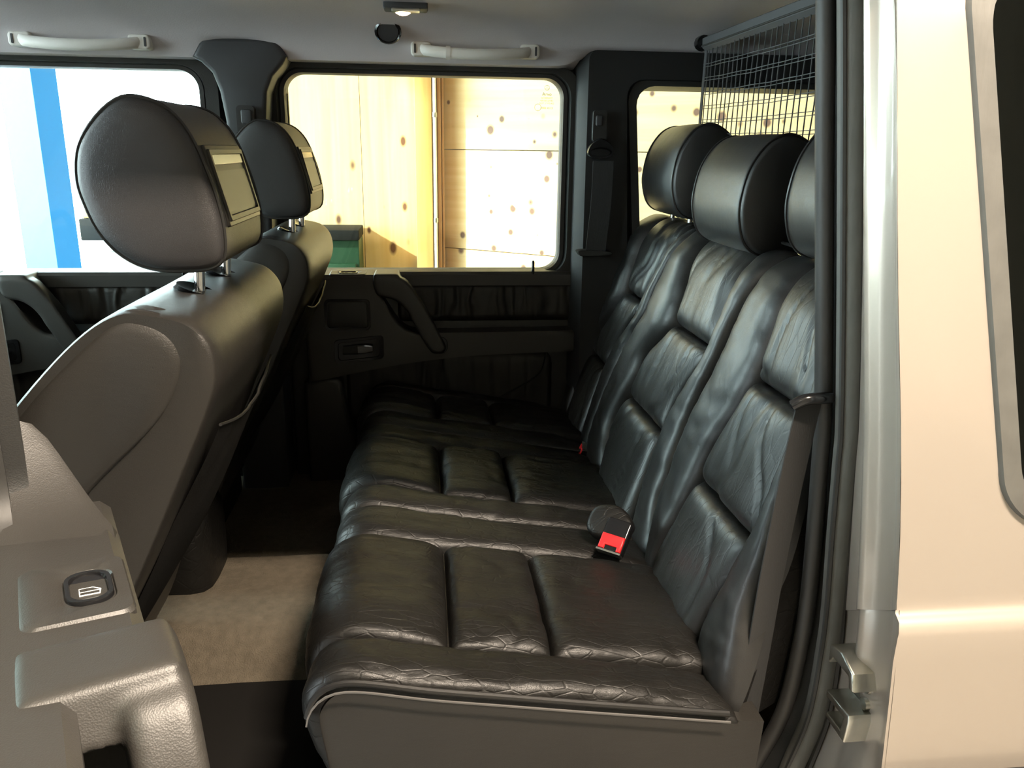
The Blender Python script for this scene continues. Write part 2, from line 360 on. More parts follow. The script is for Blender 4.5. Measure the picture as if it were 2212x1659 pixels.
# ------------------------------------------------------------------ car shell (setting)
sec = [(0.905, 1.815), (0.93, 1.855), (0.97, 1.892), (1.05, 1.912), (1.25, 1.924), (1.6, 1.928), (1.9, 1.922), (2.06, 1.912), (2.14, 1.900), (2.20, 1.878), (2.24, 1.848), (2.262, 1.815)]
secs = cr(sec, 4)
outer = [(2.40, 1.815), (2.405, 1.86), (2.37, 1.93), (2.25, 1.975), (1.6, 1.99), (0.95, 1.975), (0.86, 1.93), (0.83, 1.86), (0.835, 1.815)]
XS = [-1.34, -1.30, -1.0, -0.7, -0.56, -0.46, -0.36, -0.25, 0, 0.25, 0.38, 0.46, 0.6, 0.85, 1.1, 1.4, 1.5]
def roof_sec(x):
    out = []
    lift = 0.038 * (math.exp(-((x + 0.45) / 0.075) ** 4) + (1 / (1 + math.exp(-(x - 0.42) * 60))))
    for y, z in secs:
        e = max(0.0, min(1.0, (1.86 - z) / 0.045)) if (y > 2.0 or y < 1.1) else 0
        out.append((x, y, z + lift * e))
    return out + [(x, y, z) for y, z in outer]
xs2 = sorted(set([round(-1.34 + 2.84 * i / 140, 4) for i in range(141)]))
v, f = rings([roof_sec(x) for x in xs2])
structure('ceiling', (v, f), HEADLINER, 'grey fabric headliner under the car roof')
skin = [(2.408, 1.822), (2.415, 1.862), (2.378, 1.937), (2.254, 1.982), (1.6, 1.997), (0.946, 1.982), (0.852, 1.937), (0.821, 1.862), (0.826, 1.822)]
skin2 = [(1.62 + (y - 1.62) * .998, z - .004) for y, z in skin[::-1]]
v, f = rings([[(x, y, z) for y, z in cr(skin, 4) + cr(skin2, 4)] for x in (-1.36, -0.6, 0.2, 0.9, 1.56)]); obj('roof_skin', v, f, PAINT, bpy.data.objects['ceiling'])

def carpet_z(y):
    return 0.65 + 0.085 * math.exp(-((y - 1.53) / 0.20) ** 6)
def fl(u, w):
    x = lerp(-1.75, 1.5, u); y = lerp(0.90, 2.40, w)
    return (x, y, carpet_z(y) + 0.004 * N3(x * 6, y * 6, 1))
v, f = grid(fl, 60, 60); structure('floor', (v, f), CARPET, 'brown carpet on the car floor with a raised tunnel')
v, f = box((-1.75, 0.86, 0.50), (1.5, 2.40, 0.60)); obj('floor_pan', v, f, PLASTIC, bpy.data.objects['floor'])
fm = thing('floor_mat', (-.33, 1.15, .655), 'black rubber mat in the near rear footwell', 'mat')
v, f = box((-.60, .965, .652), (-.135, 1.395, .664), .004); obj('mat_base', v, f, MATBLACK, fm)
v, f = tube([(-.59, .975, .664), (-.145, .975, .664), (-.145, 1.385, .672), (-.59, 1.385, .672)], .005, 6, closed=True); obj('mat_edge', v, f, MATBLACK, fm)
v, f = box((-0.44, 0.845, 0.60), (0.30, 0.955, 0.662), 0.012); obj('scuff_plate', v, f, PLASTIC, bpy.data.objects['floor'])

far = tag(bpy.data.objects.new('wall_far', None), 'charcoal trimmed far side of the cabin with pillars', None, None, 'structure'); COL.objects.link(far); far.location = (0, 2.3, 0.6)
bp = [(-.540, 1.856), (-.530, 1.862), (-.366, 1.862), (-.355, 1.856), (-.333, 1.820), (-.345, 1.800), (-.372, 1.772), (-.388, 1.735), (-.396, 1.66), (-.398, 1.30), (-.40, .62), (-.53, .62), (-.520, 1.28), (-.512, 1.40), (-.495, 1.66), (-.505, 1.735), (-.520, 1.778), (-.545, 1.803), (-.566, 1.814)]
v, f = slab(bp, 2.238, 2.37, 0.012); obj('pillar_trim', v, f, PILLAR, far)
v, f = box((-.57, 2.372, .60), (-.36, 2.41, 1.86)); obj('pillar_post', v, f, PLASTIC, far)
v, f = box((.40, 2.376, .60), (.55, 2.412, 1.87)); obj('pillar_post', v, f, PLASTIC, far)
def skew(L, k, z0): return [(p + (z0 - q) * k, q) for p, q in L]
inn = skew(rrect(.566, 1.36, 1.28, 1.772, .055), .085, 1.77)
v, f = frame_ring(rrect(.425, 1.5, .62, 1.866, .02), inn, 2.245, 2.372); obj('quarter_trim', v, f, TRIM, far)
inn2 = skew(rrect(.578, 1.35, 1.292, 1.766, .05), .085, 1.77); out2 = skew(rrect(.548, 1.375, 1.265, 1.795, .065), .085, 1.77)
v, f = frame_ring(out2, inn2, 2.252, 2.375); obj('quarter_window_seal', v, f, PLASTIC, far)
v, f = slab(skew(rrect(.556, 1.37, 1.275, 1.785, .05), .085, 1.77), 2.368, 2.373, 0); w1 = structure('window_1', (v, f), GLASS, 'far side rear quarter window behind the luggage net')
v, f = box((-1.30, 2.33, 0.60), (-1.9, 2.42, 1.24)); obj('footwell_trim', v, f, PLASTIC, far)
ap = [(-1.46, 1.24), (-1.36, 1.24), (-1.24, 1.83), (-1.32, 1.83)]
v, f = slab(ap, 2.27, 2.40, 0.01); obj('pillar_trim', v, f, PILLAR, far)
# bulkhead, dashboard and windscreen
wf = structure('wall_front', box((-1.95, 0.86, 0.5), (-1.78, 2.42, 1.18)), PLASTIC, 'bulkhead ahead of the front seats')
db = thing('dashboard', (-1.6, 1.6, 0.7), 'black dashboard across the front of the cabin', 'dashboard')
dpf = [(-1.80, 0.85), (-1.52, 0.85), (-1.46, 0.98), (-1.48, 1.14), (-1.56, 1.20), (-1.80, 1.20)]
v, f = rings([[(x, y, z) for x, z in dpf] for y in (0.96, 2.26)]); obj('panel', v, f, PLASTIC, db)
v, f = tube([(-1.52 + 0.05 * math.sin(a), 1.19 + 0.18 * math.cos(a), 1.16 + 0.17 * math.sin(a)) for a in [2 * math.pi * k / 24 for k in range(24)]], 0.016, 8, closed=True); obj('steering_wheel', v, f, LEATHER, db)
ws = [(-1.80, 1.20), (-1.795, 1.20), (-1.345, 1.85), (-1.35, 1.85)]
v, f = rings([[(x, y, z) for x, z in ws] for y in (0.93, 2.33)]); structure('window_2', (v, f), GLASS, 'raked front windscreen of the car')
structure('wall_rear', box((1.46, 0.86, 0.6), (1.54, 2.40, 1.95)), PLASTIC, 'dark rear end of the luggage space')

# near side: pillars, trim, painted jamb and body side
near = tag(bpy.data.objects.new('wall_near', None), 'dark trim and pillars of the near side of the cabin', None, None, 'structure'); COL.objects.link(near); near.location = (0, 0.95, 0.6)
bn = [(-.60, .62), (-.49, .62), (-.480, 1.28), (-.470, 1.47), (-.462, 1.84), (-.60, 1.84)]
v, f = slab(bn, 0.865, 0.955, 0.012, back=True); obj('pillar_trim', v, f, PLASTIC, near)
v, f = box((-1.8, 0.83, 0.55), (-.56, 0.92, 1.25), 0.02); obj('front_door_inner', v, f, PLASTIC, near)
ROWS = 11
inner_edge = [(0.495,0.945,1.767),(0.505,0.945,1.695),(0.515,0.945,1.618),(0.535,0.945,1.455),(0.556,0.945,1.274),(0.560,0.945,1.209),(0.567,0.945,1.108),(0.574,0.945,1.005),(0.578,0.945,0.927),(0.576,0.945,0.819),(0.556,0.945,0.724)]
outer_top = [(0.482,0.850,1.752)]+[(0.489,0.844,1.685)]+[(0.496,0.838,1.617)]+[(0.509,0.822,1.473)]+[(0.526,0.806,1.321)]+[(0.533,0.803,1.266)]+[(0.542,0.798,1.182)]+[(0.548,0.792,1.098)]+[(0.540,0.772,1.046)]+[(0.544,0.769,0.959)]+[(0.548,0.769,0.879)]
# carry both edges up to the roof and down to the sill
def extend(L):
    a, b = Vector(L[0]), Vector(L[1]); t = (1.86 - a.z) / (a.z - b.z); top = a + (a - b) * t
    c, d = Vector(L[-1]), Vector(L[-2]); bot = c + (c - d) * 0.9
    return [tuple(top)] + list(L) + [tuple(bot)]
IE = cr(extend(inner_edge), 5); OE = cr(extend(outer_top), 5)
body = thing('car_body_side', (0.9, 0.82, 0.6), 'silver beige painted rear body side beside the open door', 'car body')
def jamb_prof(t, flat=1.0):
    bead = 0.019 * math.exp(-((t - 0.42) / 0.095) ** 2) * flat; groove = -0.007 * math.exp(-((t - 0.16) / 0.07) ** 2) - 0.006 * math.exp(-((t - 0.68) / 0.09) ** 2)
    return (bead + groove * 0.6) * min(1.0, t / 0.05)
STZ = [(0.561,0.845,0.927)][0][2]
def jamb(i0, i1, off=0.0):
    V = []; n = 30
    for i in range(i0, i1 + 1):
        a, b = Vector(OE[i]), Vector(IE[i])
        d = (b - a); nrm = Vector((0, 0, 1)).cross(d).normalized()
        if nrm.x > 0: nrm = -nrm
        for k in range(n + 1):
            t = k / n; V.append(tuple(a + d * t + nrm * (jamb_prof(t, 1 - math.exp(-((a.z - STZ) / 0.075) ** 4)) + off)))
    Fc = []
    for i in range(i1 - i0):
        for k in range(n):
            a = i * (n + 1) + k; Fc.append([a, a + 1, a + n + 2, a + n + 1])
    return V, Fc
JS = 41   # seam in the jamb at the belt line
v, f = jamb(0, JS); obj('door_jamb', v, f, PAINT, body, 50)
v, f = jamb(JS, len(OE) - 1, -0.004); obj('door_jamb', v, f, PAINT, body, 50)
EDGE = [(p[2], p[0], p[1]) for p in OE][::-1]
def edge_x(z):
    for (z0, x0, _), (z1, x1, _) in zip(EDGE, EDGE[1:]):
        if z <= z1: return lerp(x0, x1, (z - z0) / (z1 - z0))
    return EDGE[-1][1]
def yout(z):
    tab = [(0.5, .770), (1.052, .769), (1.066, .771), (1.076, .777), (1.082, .789), (1.090, .7915), (1.33, .8055), (1.62, .838), (1.74, .852), (1.90, .90)]
    if z <= tab[0][0]: return tab[0][1]
    for (z0, y0), (z1, y1) in zip(tab, tab[1:]):
        if z <= z1: return lerp(y0, y1, (z - z0) / (z1 - z0))
    return tab[-1][1]
zs = [0.60, 0.68, 0.80, 0.95, 1.03, 1.050, 1.060, 1.066, 1.071, 1.076, 1.079, 1.082, 1.086, 1.09, 1.10]
V = []
for z in zs:
    ex = edge_x(z)
    for k in range(25):
        t = k / 24; x = ex + (1.46 - ex) * (t ** 1.5)
        V.append((x, yout(z), z))
Fc = [[i * 25 + k, i * 25 + k + 1, (i + 1) * 25 + k + 1, (i + 1) * 25 + k] for i in range(len(zs) - 1) for k in range(24)]
obj('lower_panel', V, Fc, PAINT, body, 60)
def bodymap(p, dy=0.0):
    x, d, z = p
    return (x, yout(z) + d, z)
def wskew(L): return [(p - (q - 1.325) * 0.19 if p < 1.0 else p, q) for p, q in L]
NW = 10
wo = wskew(rrect(.642, 1.36, 1.185, 1.80, .065, NW)); wi = wskew(rrect(.668, 1.335, 1.212, 1.775, .05, NW))
ol = rrect(.54, 1.46, 1.10, 1.89, .0005, NW)
# outer loop spread evenly between the corners so that the panel stays smooth
def respread(L, n):
    out = []; c = [(1.46, 1.89), (.54, 1.89), (.54, 1.10), (1.46, 1.10)]
    for s in range(4):
        a = c[s]; pv = c[s - 1]; nx = c[(s + 1) % 4]
        for k in range(n + 1):
            t = k / n
            if t < 0.5: u = 0.5 * (1 - 2 * t) ; out.append((lerp(a[0], pv[0], u * 0.9), lerp(a[1], pv[1], u * 0.9)))
            else: u = 0.5 * (2 * t - 1); out.append((lerp(a[0], nx[0], u * 0.9), lerp(a[1], nx[1], u * 0.9)))
    return out
ol = [(edge_x(q) if abs(p - .54) < 1e-6 else p, q) for p, q in respread(ol, NW)]
def mixl(A_, B_, t): return [(lerp(a[0], b[0], t), lerp(a[1], b[1], t)) for a, b in zip(A_, B_)]
rs = [[(p, 0, q) for p, q in mixl(ol, wo, t / 12)] for t in range(13)] + [[(p, 0.02, q) for p, q in wo]]
v, f = rings(rs, True, False); obj('upper_panel', v, f, PAINT, body, 60, bodymap)
v, f = frame_ring(wskew(rrect(.638, 1.364, 1.181, 1.804, .067, NW)), wi, -0.006, 0.02); obj('window_rubber', v, f, RUBBER_GREY, body, 50, lambda p: (p[0], yout(p[2]) + p[1], p[2]))
v, f = slab(wskew(rrect(.660, 1.342, 1.204, 1.782, .05, NW)), 0.004, 0.009, 0); obj('window_pane', v, f, DARKGLASS, body, 50, lambda p: (p[0], yout(p[2]) + p[1], p[2]))
v, f = box((0.562, 0.742, 0.818), (1.46, 0.775, 0.866), 0.007); obj('rubbing_strip', v, f, PLASTIC, body)
v, f = box((0.62, 0.93, 0.62), (1.46, 0.96, 1.90)); obj('inner_skin', v, f, PLASTIC, near)
# striker
dstrk = thing('door_striker', [(0.561,0.845,0.927)][0], 'zinc plated door latch striker on the painted jamb', 'striker')
o_ = [(0.561,0.845,0.927)][0]
def sm(p):   # local: a = towards outside (-y), b = out of the jamb (-x), c up ; leaned like the jamb
    a, b, c = p
    return (o_[0] + 0.006 - b * 1.1 + 0.02 * c, o_[1] - a * 1.15, o_[2] + c * 0.92)
pl = [(-.030, .040), (-.012, .062), (.024, .056), (.032, .030), (.030, -.050), (.018, -.062), (-.026, -.058), (-.032, -.030)]
v, f = slab(pl, 0.0, 0.006, 0.0); v = [(p[0], p[1], p[2]) for p in v]; obj('base_plate', v, f, STEEL, dstrk, 40, sm)
jaw = [(-.030, .058), (-.005, .066), (.022, .054), (.027, .030), (.019, .028), (.014, .044), (-.020, .044), (-.028, .030)]
v, f = slab(jaw, 0.006, 0.040, 0.003, back=True); obj('upper_jaw', v, f, STEEL, dstrk, 40, sm)
jaw2 = [(-.028, -.016), (.022, -.012), (.024, -.022), (.020, -.058), (-.022, -.056), (-.022, -.048), (.010, -.048), (.012, -.024), (-.028, -.026)]
v, f = slab(jaw2, 0.006, 0.036, 0.002, back=True); obj('lower_jaw', v, f, STEEL, dstrk, 40, sm)
for c in (0.022, -0.004):
    v, f = tube([sm((0.012, 0.004, c)), sm((0.012, 0.014, c))], 0.008, 10); obj('bolt', v, f, STEEL, dstrk)
# rubber door seals following the opening
seal_in = cr(extend([(0.471,0.985,1.773),(0.480,0.985,1.698),(0.489,0.985,1.619),(0.510,0.985,1.449),(0.532,0.985,1.261),(0.536,0.985,1.194),(0.541,0.985,1.089),(0.544,0.985,0.983),(0.541,0.985,0.902),(0.527,0.985,0.791),(0.489,0.985,0.694)]), 5)
seal_out = cr(extend([(0.479,0.950,1.768),(0.489,0.950,1.695),(0.499,0.950,1.618),(0.520,0.950,1.454),(0.542,0.950,1.272),(0.546,0.950,1.208),(0.551,0.950,1.106),(0.557,0.950,1.003),(0.558,0.950,0.925),(0.552,0.950,0.817),(0.527,0.950,0.722)]), 5)
ds = thing('door_seal', (0.53, 0.95, 0.6), 'double black rubber seal round the rear door opening', 'door seal')
v, f = tube(seal_in, 0.0115, 10); obj('inner_bulb', v, f, RUBBER, ds)
v, f = tube([(x + .006, y, z) for x, y, z in seal_out], 0.0165, 12); so = obj('outer_bulb', v, f, RUBBER_GREY, ds)
v, f = tube([(x - 0.009, y - 0.010, z) for x, y, z in seal_out], 0.0035, 6); obj('lip', v, f, RUBBER, so)
v, f = tube([(a[0] - 0.003, a[1] - 0.006, a[2]) for a in IE], 0.0045, 6); obj('edge_lip', v, f, RUBBER, ds)
# plastic behind the seals
V = []
for a, b in zip(IE, seal_in):
    A_ = Vector(a) + Vector((0.012, 0, 0)); B_ = Vector(b) + Vector((0.012, 0.012, 0)); V += [tuple(A_), tuple(B_), (B_.x + 0.01, 1.0, B_.z), (B_.x + 0.16, 1.03, B_.z)]
Fc = [[i * 4 + k, i * 4 + k + 1, i * 4 + k + 5, i * 4 + k + 4] for i in range(len(IE) - 1) for k in range(3)]
obj('pillar_cover', V, Fc, PLASTIC, near)

# ------------------------------------------------------------------ things on the headliner
def grab_handle(x0, x1, zc, label, collar):
    t = thing('grab_handle', ((x0 + x1) / 2, 2.2, zc), label, 'grab handle', 'grab handles above the far doors')
    y0 = 2.236
    for xa, s in ((x0, 1), (x1, -1)):
        v, f = slab(rrect(min(xa, xa + s * .052), max(xa, xa + s * .052), zc - .016, zc + .018, .010), y0 - .016, y0 + .02, .004); b_ = obj('end_mount', v, f, HANDLE, t)
        v, f = slab(rrect(min(xa + s * .008, xa + s * .013), max(xa + s * .008, xa + s * .013), zc - .010, zc + .012, .002), y0 - .0175, y0 - .01, .0); obj('cover_slot', v, f, PILLAR, b_)
    n = 28; path = []; rr = []
    for k in range(n + 1):
        u = k / n; x = lerp(x0 + .022, x1 - .022, u); sag = math.sin(math.pi * u) ** 0.6
        path.append((x, y0 - .006 - .034 * sag, zc + .002 - .014 * sag))
    prof = [(math.cos(a) * .0095, math.sin(a) * .0135) for a in [2 * math.pi * i / 12 for i in range(12)]]
    v, f = sweep(path, prof, (0, 1, 0), (0, 0, 1)); obj('grip', v, f, HANDLE, t)
    if collar:
        i = 7; p = path[i]
        v, f = sweep([(p[0] - .006, p[1], p[2]), (p[0] + .006, p[1], p[2])], [(a * 1.22, b * 1.22) for a, b in prof], (0, 1, 0), (0, 0, 1)); obj('collar', v, f, HANDLE, t)
grab_handle(-.985, -.657, 1.842, 'pale grey grab handle above the front far window', False)
grab_handle(-.022, .308, 1.844, 'pale grey grab handle with a collar above the rear far window', True)

dl = thing('dome_light', (-.035, 2.03, 1.915), 'small rectangular courtesy lamp glowing in the headliner', 'lamp')
v, f = box((-.080, 2.000, 1.903), (.020, 2.060, 1.922), .005); obj('housing', v, f, PILLAR, dl)
v, f = box((-.062, 1.998, 1.897), (.002, 2.038, 1.905), .003); obj('reflector', v, f, STEEL, dl)
lens = [[(-.036 + .017 * math.cos(a) * r, 2.018 + .014 * math.sin(a) * r, 1.8965 - .006 * (1 - r * r)) for a in [2 * math.pi * k / 16 for k in range(16)]] for r in (1, .8, .5, .15)]
v, f = rings(lens); obj('bulb', v, f, LAMPGLOW, dl)
cp = thing('belt_anchor_cap', (-.075, 2.20, 1.878), 'round dark cap set in the headliner above the grab handle', 'cap')
C0 = Vector((-.077, 2.186, 1.880)); nv = Vector((0.05, -0.80, -0.60)).normalized(); s1 = Vector((1, 0, 0)); s2 = nv.cross(s1).normalized()
def disc(r, d): return [tuple(C0 + nv * d + s1 * r * math.cos(a) + s2 * r * math.sin(a)) for a in [2 * math.pi * k / 24 for k in range(24)]]
v, f = rings([disc(.033, -.01), disc(.033, .006), disc(.029, .010), disc(.026, .006)]); obj('rim', v, f, GLOSSBLACK, cp)
v, f = rings([disc(.026, .002), disc(.025, .0075), disc(.010, .0085)]); obj('face', v, f, PILLAR, cp)

# ------------------------------------------------------------------ luggage net
ln = thing('luggage_net', (.75, 1.6, 1.87), 'grey luggage net hanging from a roller bar behind the rear seat', 'net')
X0 = .728; ZB = 1.853; Y0, Y1 = 2.165, 1.02
band = [(X0 - .010, 1.880), (X0 - .004, 1.884), (X0 + .010, 1.880), (X0 + .010, 1.858), (X0 + .002, ZB - .003), (X0 - .009, 1.858)]
v, f = rings([[(x, y, z) for x, z in band] for y in (Y0, Y1)]); obj('top_band', v, f, NETMAT, ln)
v, f = tube([(X0 - .0105, Y0, 1.862), (X0 - .0105, Y1, 1.862)], .0022, 6); obj('hem_seam', v, f, WEBBING, ln)
v, f = tube([(X0 - .004, Y0 + .042, 1.872), (X0 - .004, Y0 + .034, 1.872), (X0 - .004, Y0 + .022, 1.872), (X0 - .004, Y0 + .002, 1.872)], [.010, .017, .020, .018], 14); obj('bar_end', v, f, GLOSSBLACK, ln)
v, f = ribbon([(X0 + .001, Y0 - .004, ZB), (X0 - .001, Y0 - .002, 1.70), (X0 - .004, Y0 - .006, 1.36)], (0, 1, 0), .016, .003); obj('side_hem', v, f, NETMAT, ln)
ny = 39
for k in range(1, ny):
    y = lerp(Y0, Y1, k / ny); path = []
    for j in range(9):
        z = lerp(ZB, 1.40, j / 8); path.append((X0 - .008 * (j / 8) + .003 * N3(k * 3.1, z * 9, 0), y + .004 * N3(k * 1.7, z * 14, 5), z))
    v, f = tube(path, .0015, 4); obj('net_cord', v, f, NETMAT, ln)
for k in range(13):
    z0 = ZB - .034 * (k + 1)
    for d in (0, .007):
        path = []
        for j in range(25):
            u = j / 24; y = lerp(Y0, Y1, u); path.append((X0 - .0025, y, z0 - d + .008 * u - .010 * math.sin(math.pi * u) + .0015 * N3(k, u * 12, 2)))
        v, f = tube(path, .0011, 4); obj('net_cord', v, f, NETMAT, ln)

# ------------------------------------------------------------------ doors (far front, far rear, near open)
def ruched(a0, a1, z0, z1, b0, depth, r, seed, strength):
    """gathered leather panel: rounded outline, vertical folds"""
    nu, nv = 150, 10
    def fn(u, w):
        a = lerp(a0, a1, u); z = lerp(z0, z1, w)
        ea = min(u * (a1 - a0), (1 - u) * (a1 - a0)); ez = min(w, 1 - w) * (z1 - z0)
        if ea < r:      # rounded corners
            lim = r - math.sqrt(max(0, r * r - (r - ea) ** 2)); z = max(z0 + lim, min(z1 - lim, z))
        puff = min(1, ea / .012, ez / .014) ; puff = math.sin(puff * math.pi / 2)
        x = a * 46 + 1.3 * N3(a * 9, z * 5, seed) + .8 * N3(a * 30, z * 18, seed + 3)
        fold = (1 - abs(N3(x * .62, z * 1.2, seed + 7)) * 2.4) ; fold = max(-.4, fold)
        sharp = -max(0.0, 0.22 - abs(N3(x * .5, z * .8, seed + 11))) / .22
        return (a, b0 + puff * depth + puff * (.0022 * fold + .004 * sharp) * strength, z)
    V, Fc = grid(fn, nu, nv)
    return V, Fc
def make_door(M, name, label, glass_on=True):
    t = bpy.data.objects.new(name, None); COL.objects.link(t); t.location = M((.4, .06, .62)); tag(t, label, None, None, 'structure')
    def P(n, geo, m, par=None, sharp=40): return obj(n, geo[0], geo[1], m, par or t, sharp, M)
    # solids are described as (a along the door, b into the cabin, z up); front side = larger b
    P('outer_skin', box((-.01, -.03, .60), (.875, -.015, 1.25)), PAINT)
    P('lower_panel', slab(rrect(.03, .865, .62, 1.25, .02), .060, -.015, .01), PLASTIC)
    # window frame, seal and glass
    P('window_frame', frame_ring(rrect(.008, .872, 1.238, 1.826, .085, 8), rrect(.046, .826, 1.256, 1.800, .06, 8), .066, -.02), PLASTIC)
    P('window_seal', frame_ring(rrect(.044, .828, 1.252, 1.803, .062, 8), rrect(.060, .812, 1.266, 1.790, .05, 8), .050, .0), RUBBER)
    g_ = P('window_pane', slab(rrect(.055, .817, 1.255, 1.796, .05, 8), .032, .028, 0), GLASS)
    # sill capping
    sill = [(.028, 1.225), (.028, 1.262), (.034, 1.267), (.072, 1.264), (.080, 1.256), (.080, 1.225)]
    sw = [(.028, 1.225), (.028, 1.262), (.034, 1.267), (.122, 1.263), (.131, 1.254), (.131, 1.225)]
    P('sill_capping', rings([[(a, b, z) for b, z in (sw if a < .30 else sill)] for a in (.03, .10, .285, .315, .60, .862)]), DOORPLASTIC)
    gz = lambda a: 1.262 + .078 * max(0, 1 - a / .14) ** 2.2
    P('corner_gusset', rings([[(a, .03, 1.235), (a, .03, gz(a)), (a, bm - .016, gz(a) - .001), (a, bm - .005, gz(a) - .006), (a, bm, gz(a) - .018), (a, bm, 1.235)] for a, bm in [(-.005 + .155 * k / 14, .080 + .052 * min(1, k / 9) ** .7) for k in range(15)]]), DOORPLASTIC)
    # one moulding: switch housing, ashtray field and armrest ledge
    mo = cr([(.085, 1.235), (.275, 1.240), (.300, 1.205), (.350, 1.125), (.395, 1.100), (.470, 1.097), (.86, 1.100)], 5) + cr([(.862, 1.038), (.70, 1.034), (.53, 1.026), (.37, 1.008), (.24, .985), (.09, .955)], 5)
    P('armrest_moulding', slab(mo, .126, .06, .012, 4), DOORPLASTIC)
    # gathered leather inserts; lighter brown leather imitates light on their folds
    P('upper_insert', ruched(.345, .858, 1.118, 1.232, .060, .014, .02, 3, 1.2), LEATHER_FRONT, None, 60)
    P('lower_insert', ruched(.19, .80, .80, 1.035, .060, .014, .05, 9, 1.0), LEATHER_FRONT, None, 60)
    P('insert_piping', tube(cr([(.778, .074, 1.034), (.776, .076, 1.0), (.765, .076, .965), (.735, .076, .94), (.70, .076, .918), (.64, .076, .885)], 5), .003, 6), PIPING)
    P('speaker_pod', slab(cr([(.075, .95), (.17, .965), (.185, .90), (.205, .80), (.235, .72), (.26, .64), (.075, .64)], 3), .118, .06, .012), DOORPLASTIC)
    # pull handle: top shoulder plus the slanted strap
    strap = cr([(.285, 1.258), (.355, 1.258), (.388, 1.232), (.425, 1.170), (.458, 1.105), (.480, 1.062), (.474, 1.044), (.450, 1.040), (.428, 1.058), (.395, 1.120), (.365, 1.172), (.335, 1.196), (.305, 1.204), (.288, 1.214)], 5, True)
    ph = P('pull_handle', merge(slab(strap, .150, .104, .008, 3, back=True), slab([(.283, 1.262 - .034), (.283, 1.268), (.350, 1.268), (.372, 1.232)], .146, .046, .006, 3)), DOORPLASTIC, None, 80)
    md = ph.modifiers.new('blend', 'REMESH'); md.mode = 'VOXEL'; md.voxel_size = .0032; md.use_smooth_shade = True
    md = ph.modifiers.new('soften', 'SMOOTH'); md.factor = .5; md.iterations = 14
    P('handle_foot', slab(rrect(.432, .486, 1.036, 1.086, .02), .130, .11, .003), PLASTIC)
    # ashtray
    P('ashtray_frame', frame_ring(rrect(.143, .271, 1.106, 1.196, .014), rrect(.152, .262, 1.115, 1.188, .010), .1295, .11), GLOSSBLACK)
    at = P('ashtray_lid', slab(rrect(.152, .262, 1.115, 1.188, .010), .1275, .11, .003), PLASTIC)
    # door release
    hb = rrect(.165, .305, 1.016, 1.086, .012); hb = [(p, q + (p - .235) * .10) for p, q in hb]
    hi_ = rrect(.178, .292, 1.026, 1.076, .010); hi_ = [(p, q + (p - .235) * .10) for p, q in hi_]
    P('release_bezel', frame_ring(hb, hi_, .1305, .11), GLOSSBLACK)
    P('release_recess', slab(hi_, .1275, .115, 0), GLOSSBLACK)
    lv = [[(.19 + k * .0105, .131 + .011 * (k / 8) ** 1.5 + s * .004, 1.050 + (.012 + .004 * k / 8) * c * (1 - .5 * (k / 8) ** 4) + .006 * k / 8) for s, c in ((0, 1), (1, .7), (1, -.7), (0, -1), (-.6, -.8), (-.6, .8))] for k in range(9)]
    rl = P('release_lever', rings(lv[:5]), PLASTIC)
    obj('chrome_tip', *rings(lv[4:]), CHROME, rl, 40, M)
    # lock pin
    P('lock_pin', tube([(.735, .075, 1.255), (.735, .075, 1.292), (.735, .075, 1.296)], [.0045, .0045, .002], 8), GLOSSBLACK)
    # window switch on the sill
    plate = rrect(.160, .262, .050, .128, .010, 5)
    def top(p): a, d, b = p; return M((a, b, 1.2645 - (b - .03) * .04 + d))
    V_, F_ = frame_ring(plate, rrect(.186, .238, .082, .116, .014), .0045, -.006); sp = obj('switch_plate', V_, F_, DOORPLASTIC, t, 40, top)
    r_o = rrect(.186, .238, .082, .116, .014); r_i = rrect(.190, .234, .086, .112, .012)
    V_, F_ = frame_ring(r_o, r_i, .0062, .0); obj('switch_rim', V_, F_, GLOSSBLACK, sp, 40, top)
    n = 12; rk = [[(lerp(.190, .234, i / n), .0042 - .0035 * math.sin(math.pi * i / n), b) for b in (.0865, .0925, .099, .1055, .1115)] for i in range(n + 1)]
    V_, F_ = rings(rk, False, False); obj('rocker', V_, F_, GLOSSBLACK, sp, 40, top)
    ic = [(.221, .0024, .092), (.221, .0024, .106), (.214, .0020, .107), (.209, .0018, .102), (.209, .0018, .092)]
    icon = merge(tube(ic, .0008, 4, closed=True), tube([(.215, .0021, .092), (.215, .0021, .1065)], .0006, 4))
    obj('window_icon', icon[0], icon[1], WHITEPRINT, sp, 40, top)
    return t
far_map = lambda hx: (lambda p: (hx + p[0], 2.395 - p[1], p[2]))
make_door(far_map(-.42), 'door_1', 'closed far rear door with black panel and chrome release lever')
make_door(far_map(-1.395), 'door_2', 'closed far front door beside the front passenger seat')
H0 = Vector((-.417, .762)); E0 = Vector((.42, -.907)).normalized(); M0 = Vector((.907, .42)).normalized()
def near_map(p):
    q = H0 + E0 * p[0] + M0 * (p[1] - .03); return (q.x, q.y, p[2])
make_door(near_map, 'door_3', 'open near rear door with window switch and pull handle')
